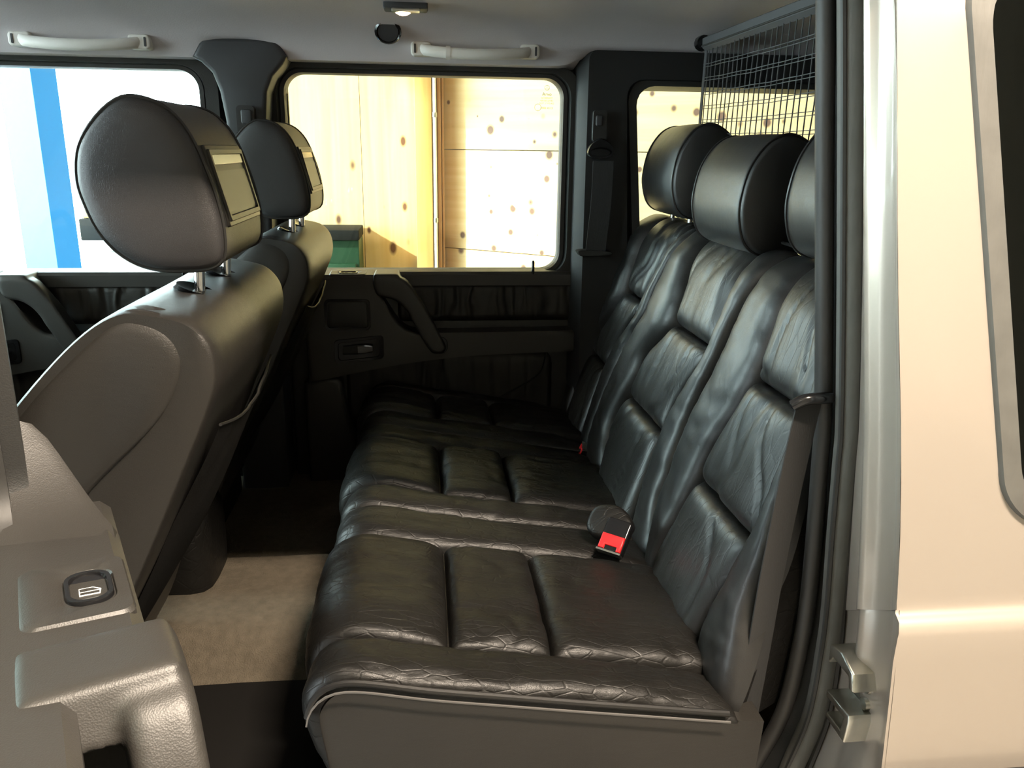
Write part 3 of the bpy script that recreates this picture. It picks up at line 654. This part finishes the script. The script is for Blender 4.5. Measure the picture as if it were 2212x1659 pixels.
# etched maker's mark on the far rear pane
em = thing('glass_mark', (.345, 2.362, 1.75), 'tiny etched mark in the corner of the far rear window', 'glass mark')
def text(body_, size, loc, parent):
    c = bpy.data.curves.new('mark_text', 'FONT'); c.body = body_; c.size = size; c.align_x = 'CENTER'; c.extrude = .0002
    o = bpy.data.objects.new('mark_text', c); COL.objects.link(o); dg = bpy.context.evaluated_depsgraph_get(); dg.update()
    me = bpy.data.meshes.new_from_object(o.evaluated_get(dg)); bpy.data.objects.remove(o)
    me.transform(Matrix.Rotation(math.radians(90), 4, 'X')); me.materials.clear(); me.materials.append(ETCH)
    m = bpy.data.objects.new('mark_text', me); COL.objects.link(m); m.parent = parent; m.location = Vector(loc) - wloc(parent)
for s_, sz, z in (('Arvo', .013, 1.747), ('SICHERHEIT', .006, 1.739), ('43R-001234 E1', .006, 1.732), ('DOT 27 M2 AS2', .006, 1.725), ('0088 4513', .008, 1.712)): text(s_, sz, (.350, 2.364, z), em)
for cx, cz, rr_ in ((.350, 1.768, .0065), (.325, 1.716, .009)):
    v, f = tube([(cx + rr_ * math.cos(a), 2.364, cz + rr_ * math.sin(a)) for a in [2 * math.pi * k / 20 for k in range(20)]], .0006, 4, closed=True); obj('mark_ring', v, f, ETCH, em)
v, f = merge(*[tube([(.350, 2.364, 1.768), (.350 + .0065 * math.sin(a), 2.364, 1.768 + .0065 * math.cos(a))], .0005, 4) for a in (0, 2.094, 4.189)]); obj('mark_star', v, f, ETCH, em)
# ------------------------------------------------------------------ rear seats
class Prof:
    """arc-length parametrised curve in the XZ plane with normals"""
    def __init__(s, pts, n=10):
        s.P = [Vector((p[0], 0, p[1])) for p in cr(pts, n)]; s.L = [0.0]
        for a, b in zip(s.P, s.P[1:]): s.L.append(s.L[-1] + (b - a).length)
        s.T = s.L[-1]
    def at(s, l):
        l = max(0, min(s.T, l)); i = 0
        while i < len(s.L) - 2 and s.L[i + 1] < l: i += 1
        t = (l - s.L[i]) / (s.L[i + 1] - s.L[i]); p = s.P[i].lerp(s.P[i + 1], t)
        a = s.P[max(i - 1, 0)]; b = s.P[min(i + 2, len(s.P) - 1)]; d = (b - a).normalized()
        return p, Vector((-d.z, 0, d.x))
    def find(s, cond):
        for p, l in zip(s.P, s.L):
            if cond(p): return l
def pad(pr, l0, l1, ylo, yhi, H, nu=34, nv=26, wr=None, sink=.012, k=5.0, e=.42, crown=0.0):
    V = []
    for i in range(nu + 1):
        u = 0.5 - 0.5 * math.cos(math.pi * i / nu); u = lerp(i / nu, u, .75); l = lerp(l0, l1, u); p, n = pr.at(l)
        for j in range(nv + 1):
            w = 0.5 - 0.5 * math.cos(math.pi * j / nv); w = lerp(j / nv, w, .75); y = lerp(ylo(l), yhi(l), w)
            pu = max(0, 1 - abs(2 * u - 1) ** k); pv = max(0, 1 - abs(2 * w - 1) ** k)
            m_ = (pu * pv) ** e; h = (H + sink) * m_ - sink + crown * (1 - (2 * w - 1) ** 2) * (1 - (2 * u - 1) ** 2)
            if wr: h += wr(l, y, u, w) * min(1, m_ * 1.6)
            q = p + n * h; V.append((q.x, y, q.z))
    Fc = [[i * (nv + 1) + j, i * (nv + 1) + j + 1, (i + 1) * (nv + 1) + j + 1, (i + 1) * (nv + 1) + j] for i in range(nu) for j in range(nv)]
    return V, Fc
cush = Prof([(-.125, .66), (-.140, .74), (-.152, .82), (-.158, .875), (-.150, .905), (-.128, .924), (-.09, .926), (0, .908), (.10, .892), (.20, .876), (.30, .861), (.405, .845), (.46, .838)])
LX = lambda x: cush.find(lambda p: p.x >= x and p.z > .83)
l_front, l_a, l_b, l_back = .13, LX(.02), LX(.18), LX(.43)
bd = Vector((.205, 0, .57)).normalized(); BL = .606; b0 = Vector((.430, 0, .840))
bpts = [tuple((b0 + bd * s)[i] for i in (0, 2)) for s in (-.06, 0, .15, .30, .42, .50, .545)]
tp = b0 + bd * .585 + Vector((.012, 0, -.002)); bpts += [(tp.x, tp.z), (tp.x + .028, tp.z + .016), (tp.x + .065, tp.z + .010), (tp.x + .085, tp.z - .03)]
back = Prof(bpts)
SB = lambda l: max(0, min(1, (l - .06) / BL))
def BT(tab): return lambda l: interp(tab, SB(l))
B = [BT(t) for t in (
    [(0, .945), (.3, .985), (.6, 1.03), (1, 1.06)], [(0, 1.09), (.4, 1.05), (.7, 1.06), (1, 1.085)], [(0, 1.335), (.36, 1.316), (.7, 1.275), (1, 1.294)],
    [(0, 1.385), (.2, 1.43), (.44, 1.452), (.74, 1.436), (1, 1.424)], [(0, 1.52), (.4, 1.545), (.7, 1.49), (1, 1.504)], [(0, 1.80), (.2, 1.845), (.47, 1.82), (.69, 1.735), (1, 1.783)],
    [(0, 1.985), (.45, 1.968), (.7, 1.926), (1, 1.900)], [(0, 2.06), (.4, 2.07), (.68, 1.99), (1, 1.95)], [(0, 2.25), (.34, 2.265), (.68, 2.17), (1, 2.19)], [(0, 2.325), (.13, 2.355), (.5, 2.345), (.8, 2.30), (1, 2.33)])]
def seat_wr(seed):
    def w(l, y, u, v):
        a = N3(l * 5, y * 24, seed) * .0034 + N3(l * 14, y * 11, seed + 4) * .0024 + N3(l * 40, y * 30, seed + 6) * .0008
        c = -.0035 * max(0.0, .13 - abs(N3(l * 7 + 1.5 * N3(y * 6, l * 6, seed), y * 16, seed + 9))) / .13
        return a + c * 1.1
    return w
def back_wr(seed, amp=1.0):
    def w(l, y, u, v):
        g = math.exp(-u / .16) + math.exp(-(1 - u) / .16)
        x = y * 52 + 2.2 * N3(y * 8, l * 7, seed)
        fold = N3(x * .45, l * 4.5, seed + 2)
        a = fold * .0060 * g + N3(y * 17, l * 2.6, seed + 5) * .0030 + N3(y * 42, l * 7, seed + 6) * .0010
        c = -.0045 * max(0.0, .06 - abs(N3(y * 10 + .8 * N3(l * 6, y * 4, seed), l * 1.6, seed + 8))) / .06
        return (a + c) * amp
    return w
def strip_wr(seed):
    def w(l, y, u, v): return .0028 * N3(l * 24, y * 14, seed) + .0020 * N3(l * 52, y * 26, seed + 3) + .003 * N3(l * 6, y * 3, seed)
    return w
const = lambda c: (lambda l: c)

def headrest(parent, y0, y1, dx, dz, sx=1.0):
    out = cr([(.600, 1.548), (.602, 1.505), (.616, 1.466), (.645, 1.446), (.700, 1.444), (.742, 1.464), (.764, 1.52), (.764, 1.58), (.748, 1.628), (.716, 1.658), (.680, 1.668), (.643, 1.650), (.613, 1.605)], 5, True)
    cx, cz = .685, 1.556
    ys = [(0.0, .90), (.004, .955), (.012, .985), (.03, 1.0), (.10, 1.008)]; W = y1 - y0
    sl = [(y0 + a, s) for a, s in ys] + [((y0 + y1) / 2, 1.012)] + [(y1 - a, s) for a, s in ys[::-1]]
    R_ = [[(cx + (x - cx) * s + dx, y, cz + (z - cz) * s + dz) for x, z in out] for y, s in sl]
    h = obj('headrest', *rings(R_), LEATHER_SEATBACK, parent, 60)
    for y, s in ((y0 + .010, .990), (y1 - .010, .990)):
        obj('seam_piping', *tube([(cx + (x - cx) * s + dx, y, cz + (z - cz) * s + dz) for x, z in out], .0028, 6, closed=True), PIPING, h)
    yc = (y0 + y1) / 2
    for s in (-1, 1):
        v, f = tube([(.672 + dx, yc + s * .075, 1.36), (.672 + dx, yc + s * .075, 1.47 + dz)], .0065, 12); obj('headrest_post', v, f, CHROME, h)
    return h

def rear_seat(label, y0, y1, cushion, strips, heads, seed, nearpipe):
    t = thing('rear_seat', (.2, (y0 + y1) / 2, .66), label, 'car seat', 'rear bench sections')
    prof = [(p.x, p.z) for p in cush.P]
    core = [(x + .010, z - .012) for x, z in prof] + [(.46, .66)]
    c = obj('seat_cushion', *rings([[(x, y, z) for x, z in core] for y in (y0 + .012, y1 - .006)]), LEATHER_FRONT, t, 50)  # lighter brown core stands in for lamp light on the end face
    for (a, b_, kind) in cushion:
        if kind == 'pads':
            for i, (p, q) in enumerate(((l_front, l_a), (l_a, l_b), (l_b, l_back))):
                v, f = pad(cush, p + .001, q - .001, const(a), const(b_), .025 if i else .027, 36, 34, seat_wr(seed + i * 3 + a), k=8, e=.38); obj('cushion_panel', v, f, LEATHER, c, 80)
        else:
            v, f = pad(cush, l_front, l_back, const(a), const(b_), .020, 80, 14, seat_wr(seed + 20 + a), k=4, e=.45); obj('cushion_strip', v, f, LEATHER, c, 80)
    for y, off in nearpipe:
        path = [(cush.at(l)[0] + cush.at(l)[1] * off) for l in [lerp(.225, l_back - .02, k / 50) for k in range(51)]]
        v, f = tube([(p.x, y, p.z) for p in path], .0045, 8); obj('piping', v, f, PIPING, c)
        v, f = tube([(p.x, y - .009, p.z - .007) for p in path], .0016, 4); obj('seam', v, f, STITCH, c)
    pb = [(p.x + .016, p.z) for p in back.P]
    core = pb + [(pb[-1][0] + .02, pb[-1][1] - .08), (.60, .80), (.46, .74)]
    lo_i, hi_i = strips[0][0], strips[-1][1]
    R_ = []
    for k in range(9):
        w = k / 8; ring = []
        for idx, (x, z) in enumerate(core):
            l = back.L[idx] if idx < len(back.L) else back.T * (1 if idx == len(back.L) else 0)
            ya, yb = B[lo_i](l) + .012, B[hi_i](l) - .012
            if idx >= len(back.L): ya = max(ya, 1.045)
            ring.append((x, lerp(ya, yb, w), z))
        R_.append(ring)
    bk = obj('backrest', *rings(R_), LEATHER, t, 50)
    for a, b_, kind in strips:
        g = .003
        lo, hi = (lambda l, a=a: B[a](l) + g * (a in (6,))), (lambda l, b_=b_: B[b_](l) - g * (b_ in (6,)))
        if kind == 'center':
            e0, e1, e2, e3 = .03, .06 + .34 * BL, .06 + .68 * BL, back.T - .03
            for i, (p, q) in enumerate(((e0, e1), (e1, e2), (e2, e3))):
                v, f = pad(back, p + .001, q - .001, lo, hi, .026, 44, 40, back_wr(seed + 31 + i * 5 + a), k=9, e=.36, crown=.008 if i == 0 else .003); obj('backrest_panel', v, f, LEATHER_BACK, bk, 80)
        else:
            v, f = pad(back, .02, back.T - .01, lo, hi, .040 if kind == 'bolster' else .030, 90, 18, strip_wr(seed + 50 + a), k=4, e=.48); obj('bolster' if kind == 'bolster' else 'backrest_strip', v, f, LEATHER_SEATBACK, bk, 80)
    for yc, dx, dz in heads: headrest(t, yc - .145, yc + .145, dx, dz)
    return t
rs1 = rear_seat('two place rear bench section in creased black leather nearest the open door', .915, 1.935,
    [(.925, 1.02, 's'), (1.02, 1.335, 'pads'), (1.335, 1.465, 's'), (1.465, 1.56, 's'), (1.56, 1.845, 'pads'), (1.845, 1.935, 's')],
    [(0, 1, 'bolster'), (1, 2, 'center'), (2, 3, 'strip'), (3, 4, 'strip'), (4, 5, 'center'), (5, 6, 'bolster')],
    [(1.18, 0, -.012), (1.625, -.012, -.032)], 11, [(.921, .004)])
rs2 = rear_seat('single place rear seat in black leather against the far door', 1.942, 2.325,
    [(1.948, 2.045, 's'), (2.045, 2.255, 'pads'), (2.255, 2.322, 's')],
    [(6, 7, 'strip'), (7, 8, 'center'), (8, 9, 'bolster')], [(2.095, 0, 0)], 77, [(1.945, .006)])
# piping round the top edge of the backrests
for t, i0, i1 in ((rs1, 0, 6), (rs2, 6, 9)):
    bk = [o for o in t.children if o.name.startswith('backrest')][0]
    p, n = back.at(back.T - .075); q = p + n * .034
    ya, yb = B[i0](back.T) + .03, B[i1](back.T) - .03
    v, f = tube([(q.x + .002 * N3(k * .7, 1, 1), lerp(ya, yb, k / 20), q.z + .004 * N3(k * .5, 2, 1)) for k in range(21)], .0035, 6); obj('piping', v, f, PIPING, bk)
# ------------------------------------------------------------------ front seats
HR = [(-0.250,1.464),(-0.247,1.499),(-0.253,1.538),(-0.262,1.571),(-0.273,1.603),(-0.287,1.628),(-0.306,1.646),(-0.329,1.655),(-0.352,1.655),(-0.376,1.640),(-0.399,1.614),(-0.411,1.590),(-0.415,1.558),(-0.410,1.531),(-0.398,1.498),(-0.379,1.473),(-0.356,1.457),(-0.329,1.449),(-0.296,1.448),(-0.268,1.451)]
SP = [(-.300, 1.416), (-.262, 1.405), (-.240, 1.378), (-.237, 1.338), (-.252, 1.295), (-.290, 1.212), (-.345, 1.095), (-.42, .95), (-.49, .78), (-.60, .70), (-.76, .74), (-.72, .92), (-.64, 1.08), (-.55, 1.215), (-.475, 1.308), (-.40, 1.384), (-.345, 1.418)]
def front_seat(dy, label):
    t = thing('front_seat', (-.65, 1.18 + dy, .66), label, 'car seat', 'front seats')
    prof = cr(SP, 6, True); cx, cz = -.44, 1.12
    ys = [(0, .925), (.004, .95), (.012, .972), (.026, .988), (.055, .998), (.13, 1.0)]; y0, y1 = .938 + dy, 1.422 + dy
    sl = [(y0 + a, s) for a, s in ys] + [((y0 + y1) / 2, .99)] + [(y1 - a, s) for a, s in ys[::-1]]
    def ctr(x, z):   # scale towards the leaned mid line, not towards one point
        zc = lerp(z, cz, .12); return (-.545 + (zc - .95) * .50, zc)
    R_ = []
    for y, s in sl:
        ring = []
        for x, z in prof:
            c = ctr(x, z); ring.append((c[0] + (x - c[0]) * s, y, c[1] + (z - c[1]) * s))
        R_.append(ring)
    b_ = obj('backrest', *rings(R_), LEATHER_FRONT, t, 60)
    # sewn side panel towards the viewer
    side = cr([(-.464, 1.304), (-.400, 1.370), (-.345, 1.414), (-.310, 1.416), (-.282, 1.400), (-.271, 1.370), (-.284, 1.328), (-.314, 1.285), (-.392, 1.208), (-.462, 1.118), (-.55, .99), (-.64, .88), (-.70, .94), (-.62, 1.09), (-.54, 1.205)], 5, True)
    cx2, cz2 = -.45, 1.18
    R2 = [[(cx2 + (x - cx2) * s, y0 + d, cz2 + (z - cz2) * s) for x, z in side] for d, s in ((.035, 1.01), (.012, 1.0), (.002, .975), (-.004, .90), (-.008, .70), (-.009, .35))]
    sp_ = obj('side_panel', *rings(R2), LEATHER_FRONT, b_, 60)
    obj('side_seam', *tube([(x, y0 + .013, z) for x, z in side], .0022, 6, closed=True), PIPING, b_)
    edge = cr([(-.60, 1.13), (-.545, 1.215), (-.474, 1.303), (-.402, 1.370), (-.356, 1.396)], 6)
    obj('front_piping', *tube([(x, y0 + .050, z) for x, z in edge], .004, 6), PIPING, b_)
    # dark map pocket on the back
    def pk(u, w):
        l0 = Vector((-.262, 0, 1.262)); l1 = Vector((-.50, 0, .80)); p = l0.lerp(l1, u); y = lerp(1.0 + dy, 1.36 + dy, w)
        sag = .035 * math.sin(math.pi * min(1, u * 1.05)) * math.sin(math.pi * w) ** .6 + .006; sag += .004 * N3(u * 5, w * 9, dy)
        return (p.x + sag * .9, y, p.z + sag * .45 - .03 * math.sin(math.pi * w) * (1 - u) ** 4)
    obj('map_pocket', *grid(pk, 24, 24), MATBLACK, t, 80)
    obj('pocket_hem', *tube([pk(.004, k / 16) for k in range(17)], .0022, 6), PIPING, t)
    # seat cushion and side valance
    v, f = box((-1.15, .955 + dy, .72), (-.50, 1.405 + dy, .90), .05, 4); obj('seat_cushion', v, f, LEATHER_FRONT, t, 60)
    v, f = box((-1.08, .97 + dy, .655), (-.52, 1.39 + dy, .735), .012); obj('seat_frame', v, f, PLASTIC, t)
    # headrest
    hp = cr(HR, 3, True); hx, hz = -.30, 1.545; ha, hb = 1.05 + dy, 1.315 + dy
    hs = [(-.006, .55), (-.004, .80), (0.0, .92), (.004, .965), (.012, .992), (.03, 1.0)]
    sl = [(ha + a, s) for a, s in hs] + [((ha + hb) / 2, 1.0)] + [(hb - a, s) for a, s in hs[::-1]]
    h = obj('headrest', *rings([[(hx + (x - hx) * s, y, hz + (z - hz) * s) for x, z in hp] for y, s in sl]), LEATHER_GREY, t, 60)
    for y in (ha + .010, hb - .010): obj('headrest_piping', *tube([(hx + (x - hx) * .994, y, hz + (z - hz) * .994) for x, z in hp], .0028, 6, closed=True), PIPING, h)
    for y in (1.110 + dy, 1.262 + dy):
        obj('headrest_post', *tube([(-.300, y, 1.36), (-.292, y, 1.49)], .0070, 12), CHROME, h)
        rg = [[(-.302 + .027 * r * math.cos(a), y + .030 * r * math.sin(a), zz - .35 * .027 * r * math.cos(a)) for a in [2 * math.pi * k / 20 for k in range(20)]] for r, zz in ((1, 1.392), (1, 1.414), (.85, 1.419), (.3, 1.417))]
        obj('post_sleeve', *rings(rg), GLOSSBLACK, t)
    # rear-seat screen let into the back of the headrest
    Pa, Pb = Vector(HR[4]), Vector(HR[1]); dv = (Pb - Pa); Ls = dv.length; dv /= Ls; nn = Vector((-dv.y, dv.x))
    if nn.x < 0: nn = -nn
    def sm_(p):  # p = (across y, out, along) with along measured down from the top of the screen
        q = Pa + dv * (p[2]) + nn * p[1]; return (q.x, p[0], q.y)
    s0, s1, ya, yb = .002, Ls * .99, ha + .030, hb - .032
    def ring_of(m, r): return rrect(ya + m, yb - m, s0 + m, s1 - m, r, 4)
    bz = obj('screen_bezel', *slab(ring_of(0, .006), .0045, -.02, .002), BEZEL, h, 40, sm_)
    obj('bezel_rim', *frame_ring(ring_of(.006, .003), ring_of(.014, .003), .0075, .002), BEZEL, h, 40, sm_)
    obj('control_strip', *slab(rrect(ya + .014, yb - .014, s0 + .008, s0 + .026, .003), .0062, .002, .001), GLOSSBLACK, h, 40, sm_)
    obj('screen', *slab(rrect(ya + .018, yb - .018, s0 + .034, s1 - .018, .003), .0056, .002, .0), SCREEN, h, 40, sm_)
    return t
front_seat(0.0, 'near front seat in grey black leather with a big headrest screen')
front_seat(.81, 'far front passenger seat with headrest screen before the rear door')
cs = thing('centre_console', (-.8, 1.6, .66), 'black console between the front seats with a rounded armrest end', 'console')
rg = []
for x, s in ((-.435, .45), (-.440, .75), (-.452, .92), (-.475, 1.0), (-.9, 1.0), (-1.2, 1.0)):
    rg.append([(x, 1.60 + .10 * s * math.copysign(abs(math.cos(a)) ** .6, math.cos(a)), .80 + .135 * s * math.copysign(abs(math.sin(a)) ** .7, math.sin(a))) for a in [2 * math.pi * k / 28 for k in range(28)]])
obj('armrest', *rings(rg), LEATHER, cs, 60)
v, f = box((-1.4, 1.52, .66), (-.50, 1.68, .80), .02); obj('body', v, f, PLASTIC, cs)

# ------------------------------------------------------------------ belts and buckles
def belt_tongue(): pass
sb_ = thing('seat_belt', (.48, 2.22, 1.3), 'black seat belt hanging from its guide on the far rear pillar', 'seat belt')
yb_ = 2.222
pth = [(0.485,2.215,1.576),(0.485,2.215,1.513),(0.483,2.215,1.451),(0.478,2.215,1.389),(0.474,2.215,1.332)]
v, f = ribbon(cr(pth, 5), (1, 0, 0), .056, .0022); obj('webbing', v, f, WEBBING, sb_)
v, f = slab(rrect(.455, .492, 1.625, 1.705, .008), 2.222, 2.246, .004); hs_ = obj('height_adjuster', v, f, PLASTIC, sb_)
v, f = slab(rrect(.461, .480, 1.665, 1.692, .005), 2.214, 2.225, .003); obj('release_button', v, f, PILLAR, hs_)
gl = cr([(.440, 1.600), (.452, 1.622), (.476, 1.634), (.500, 1.622), (.512, 1.600), (.502, 1.585), (.476, 1.580), (.450, 1.584)], 4, True)
gi = cr([(.448, 1.598), (.456, 1.604), (.476, 1.607), (.496, 1.604), (.504, 1.598), (.497, 1.591), (.476, 1.589), (.455, 1.591)], 4, True)
v, f = frame_ring(gl, gi, 2.204, 2.222); obj('belt_guide', v, f, GLOSSBLACK, sb_)
v, f = slab(cr([(.430, 1.338), (.510, 1.336), (.510, 1.326), (.440, 1.322), (.428, 1.326)], 3, True), 2.205, 2.246, .002); obj('belt_slot', v, f, PLASTIC, sb_)
fb = thing('seat_belt', (-.44, 2.22, 1.6), 'front seat belt anchor on the far middle pillar behind the headrest', 'seat belt')
v, f = slab(rrect(-.462, -.418, 1.63, 1.700, .010), 2.212, 2.240, .004); ha_ = obj('height_adjuster', v, f, PLASTIC, fb)
v, f = slab(rrect(-.450, -.424, 1.655, 1.690, .006), 2.204, 2.214, .003); obj('release_button', v, f, PILLAR, ha_)
v, f = ribbon([(-.440, 2.208, 1.635), (-.446, 2.234, 1.45), (-.458, 2.234, .95)], (1, 0, 0), .046, .0022); obj('webbing', v, f, WEBBING, fb)
nb = thing('seat_belt', (.5, .985, .8), 'black seat belt running down beside the near end of the rear bench', 'seat belt')
pth = [(0.503,0.972,1.284),(0.495,0.972,1.214),(0.486,0.972,1.119),(0.478,0.972,1.020),(0.472,0.972,0.915),(0.466,0.972,0.821),(0.463,0.972,0.757)]
v, f = ribbon(cr(pth, 5), (1, .25, 0), .040, .0022); obj('webbing', v, f, WEBBING, nb)
c_ = [(0.496,0.965,1.290)][0]
v, f = tube(cr([(c_[0] - .022, .962, c_[2] - .006), (c_[0] - .008, .956, c_[2] + .004), (c_[0] + .012, .956, c_[2] + .006), (c_[0] + .034, .965, c_[2] + .004)], 5), [.004] + [.008] * 14 + [.005], 10); obj('belt_guide', v, f, GLOSSBLACK, nb)
an = [(0.454,0.955,0.743)][0]
v, f = tube([(an[0], an[1], an[2]), (an[0] - .004, an[1] - .012, an[2] + .001)], .009, 10); obj('anchor_bolt', v, f, STEEL, nb)

def buckle(loc, w, h, label, sc_=1.0, sleeve=True):
    t = thing('belt_buckle', loc, label, 'buckle')
    O = Vector(loc); w = Vector(w).normalized(); h = Vector(h); h = (h - w * h.dot(w)).normalized(); n = w.cross(h)
    if n.z < 0 and n.y > 0: n = -n
    if n.dot(Vector((0, 0, 1.6)) - O) < 0: n = -n
    def mp(p): return tuple(O + (w * p[0] + n * p[1] + h * p[2]) * sc_)
    v, f = slab(rrect(-.0245, .0245, -.045, .021, .006), .007, -.013, .004); obj('casing', v, f, GLOSSBLACK, t, 40, mp)
    btn = [(-.0225, -.012), (.0225, -.012), (.0225, .018), (.013, .018), (.013, .010), (-.010, .010), (-.010, .018), (-.0225, .018)]
    v, f = slab(btn, .0105, .004, .003); obj('red_button', v, f, RED, t, 40, mp)
    v, f = slab([(-.024, .019), (.024, .019), (.024, .0225), (-.024, .0225)], .0095, -.010, .0); obj('steel_lip', v, f, STEEL, t, 40, mp)
    if sleeve:
        v, f = slab(cr([(-.062, -.060), (-.066, -.020), (-.040, -.004), (.005, -.016), (.020, -.050), (-.02, -.075)], 4, True), -.004, -.03, .010); obj('leather_sleeve', v, f, LEATHER, t, 50, mp)
    return t
bc = [(0.340,1.329,0.906)][0]
buckle(bc, (.80, -.60, -.05), (-.45, -.55, -.70), 'red belt buckle lying on the rear seat between near and middle places')
b2 = [(0.405,1.952,0.847)][0]
buckle(b2, (.15, .95, .15), (.35, 0, .9), 'dark belt buckle with red tip standing in the gap of the rear seats', .8, False)
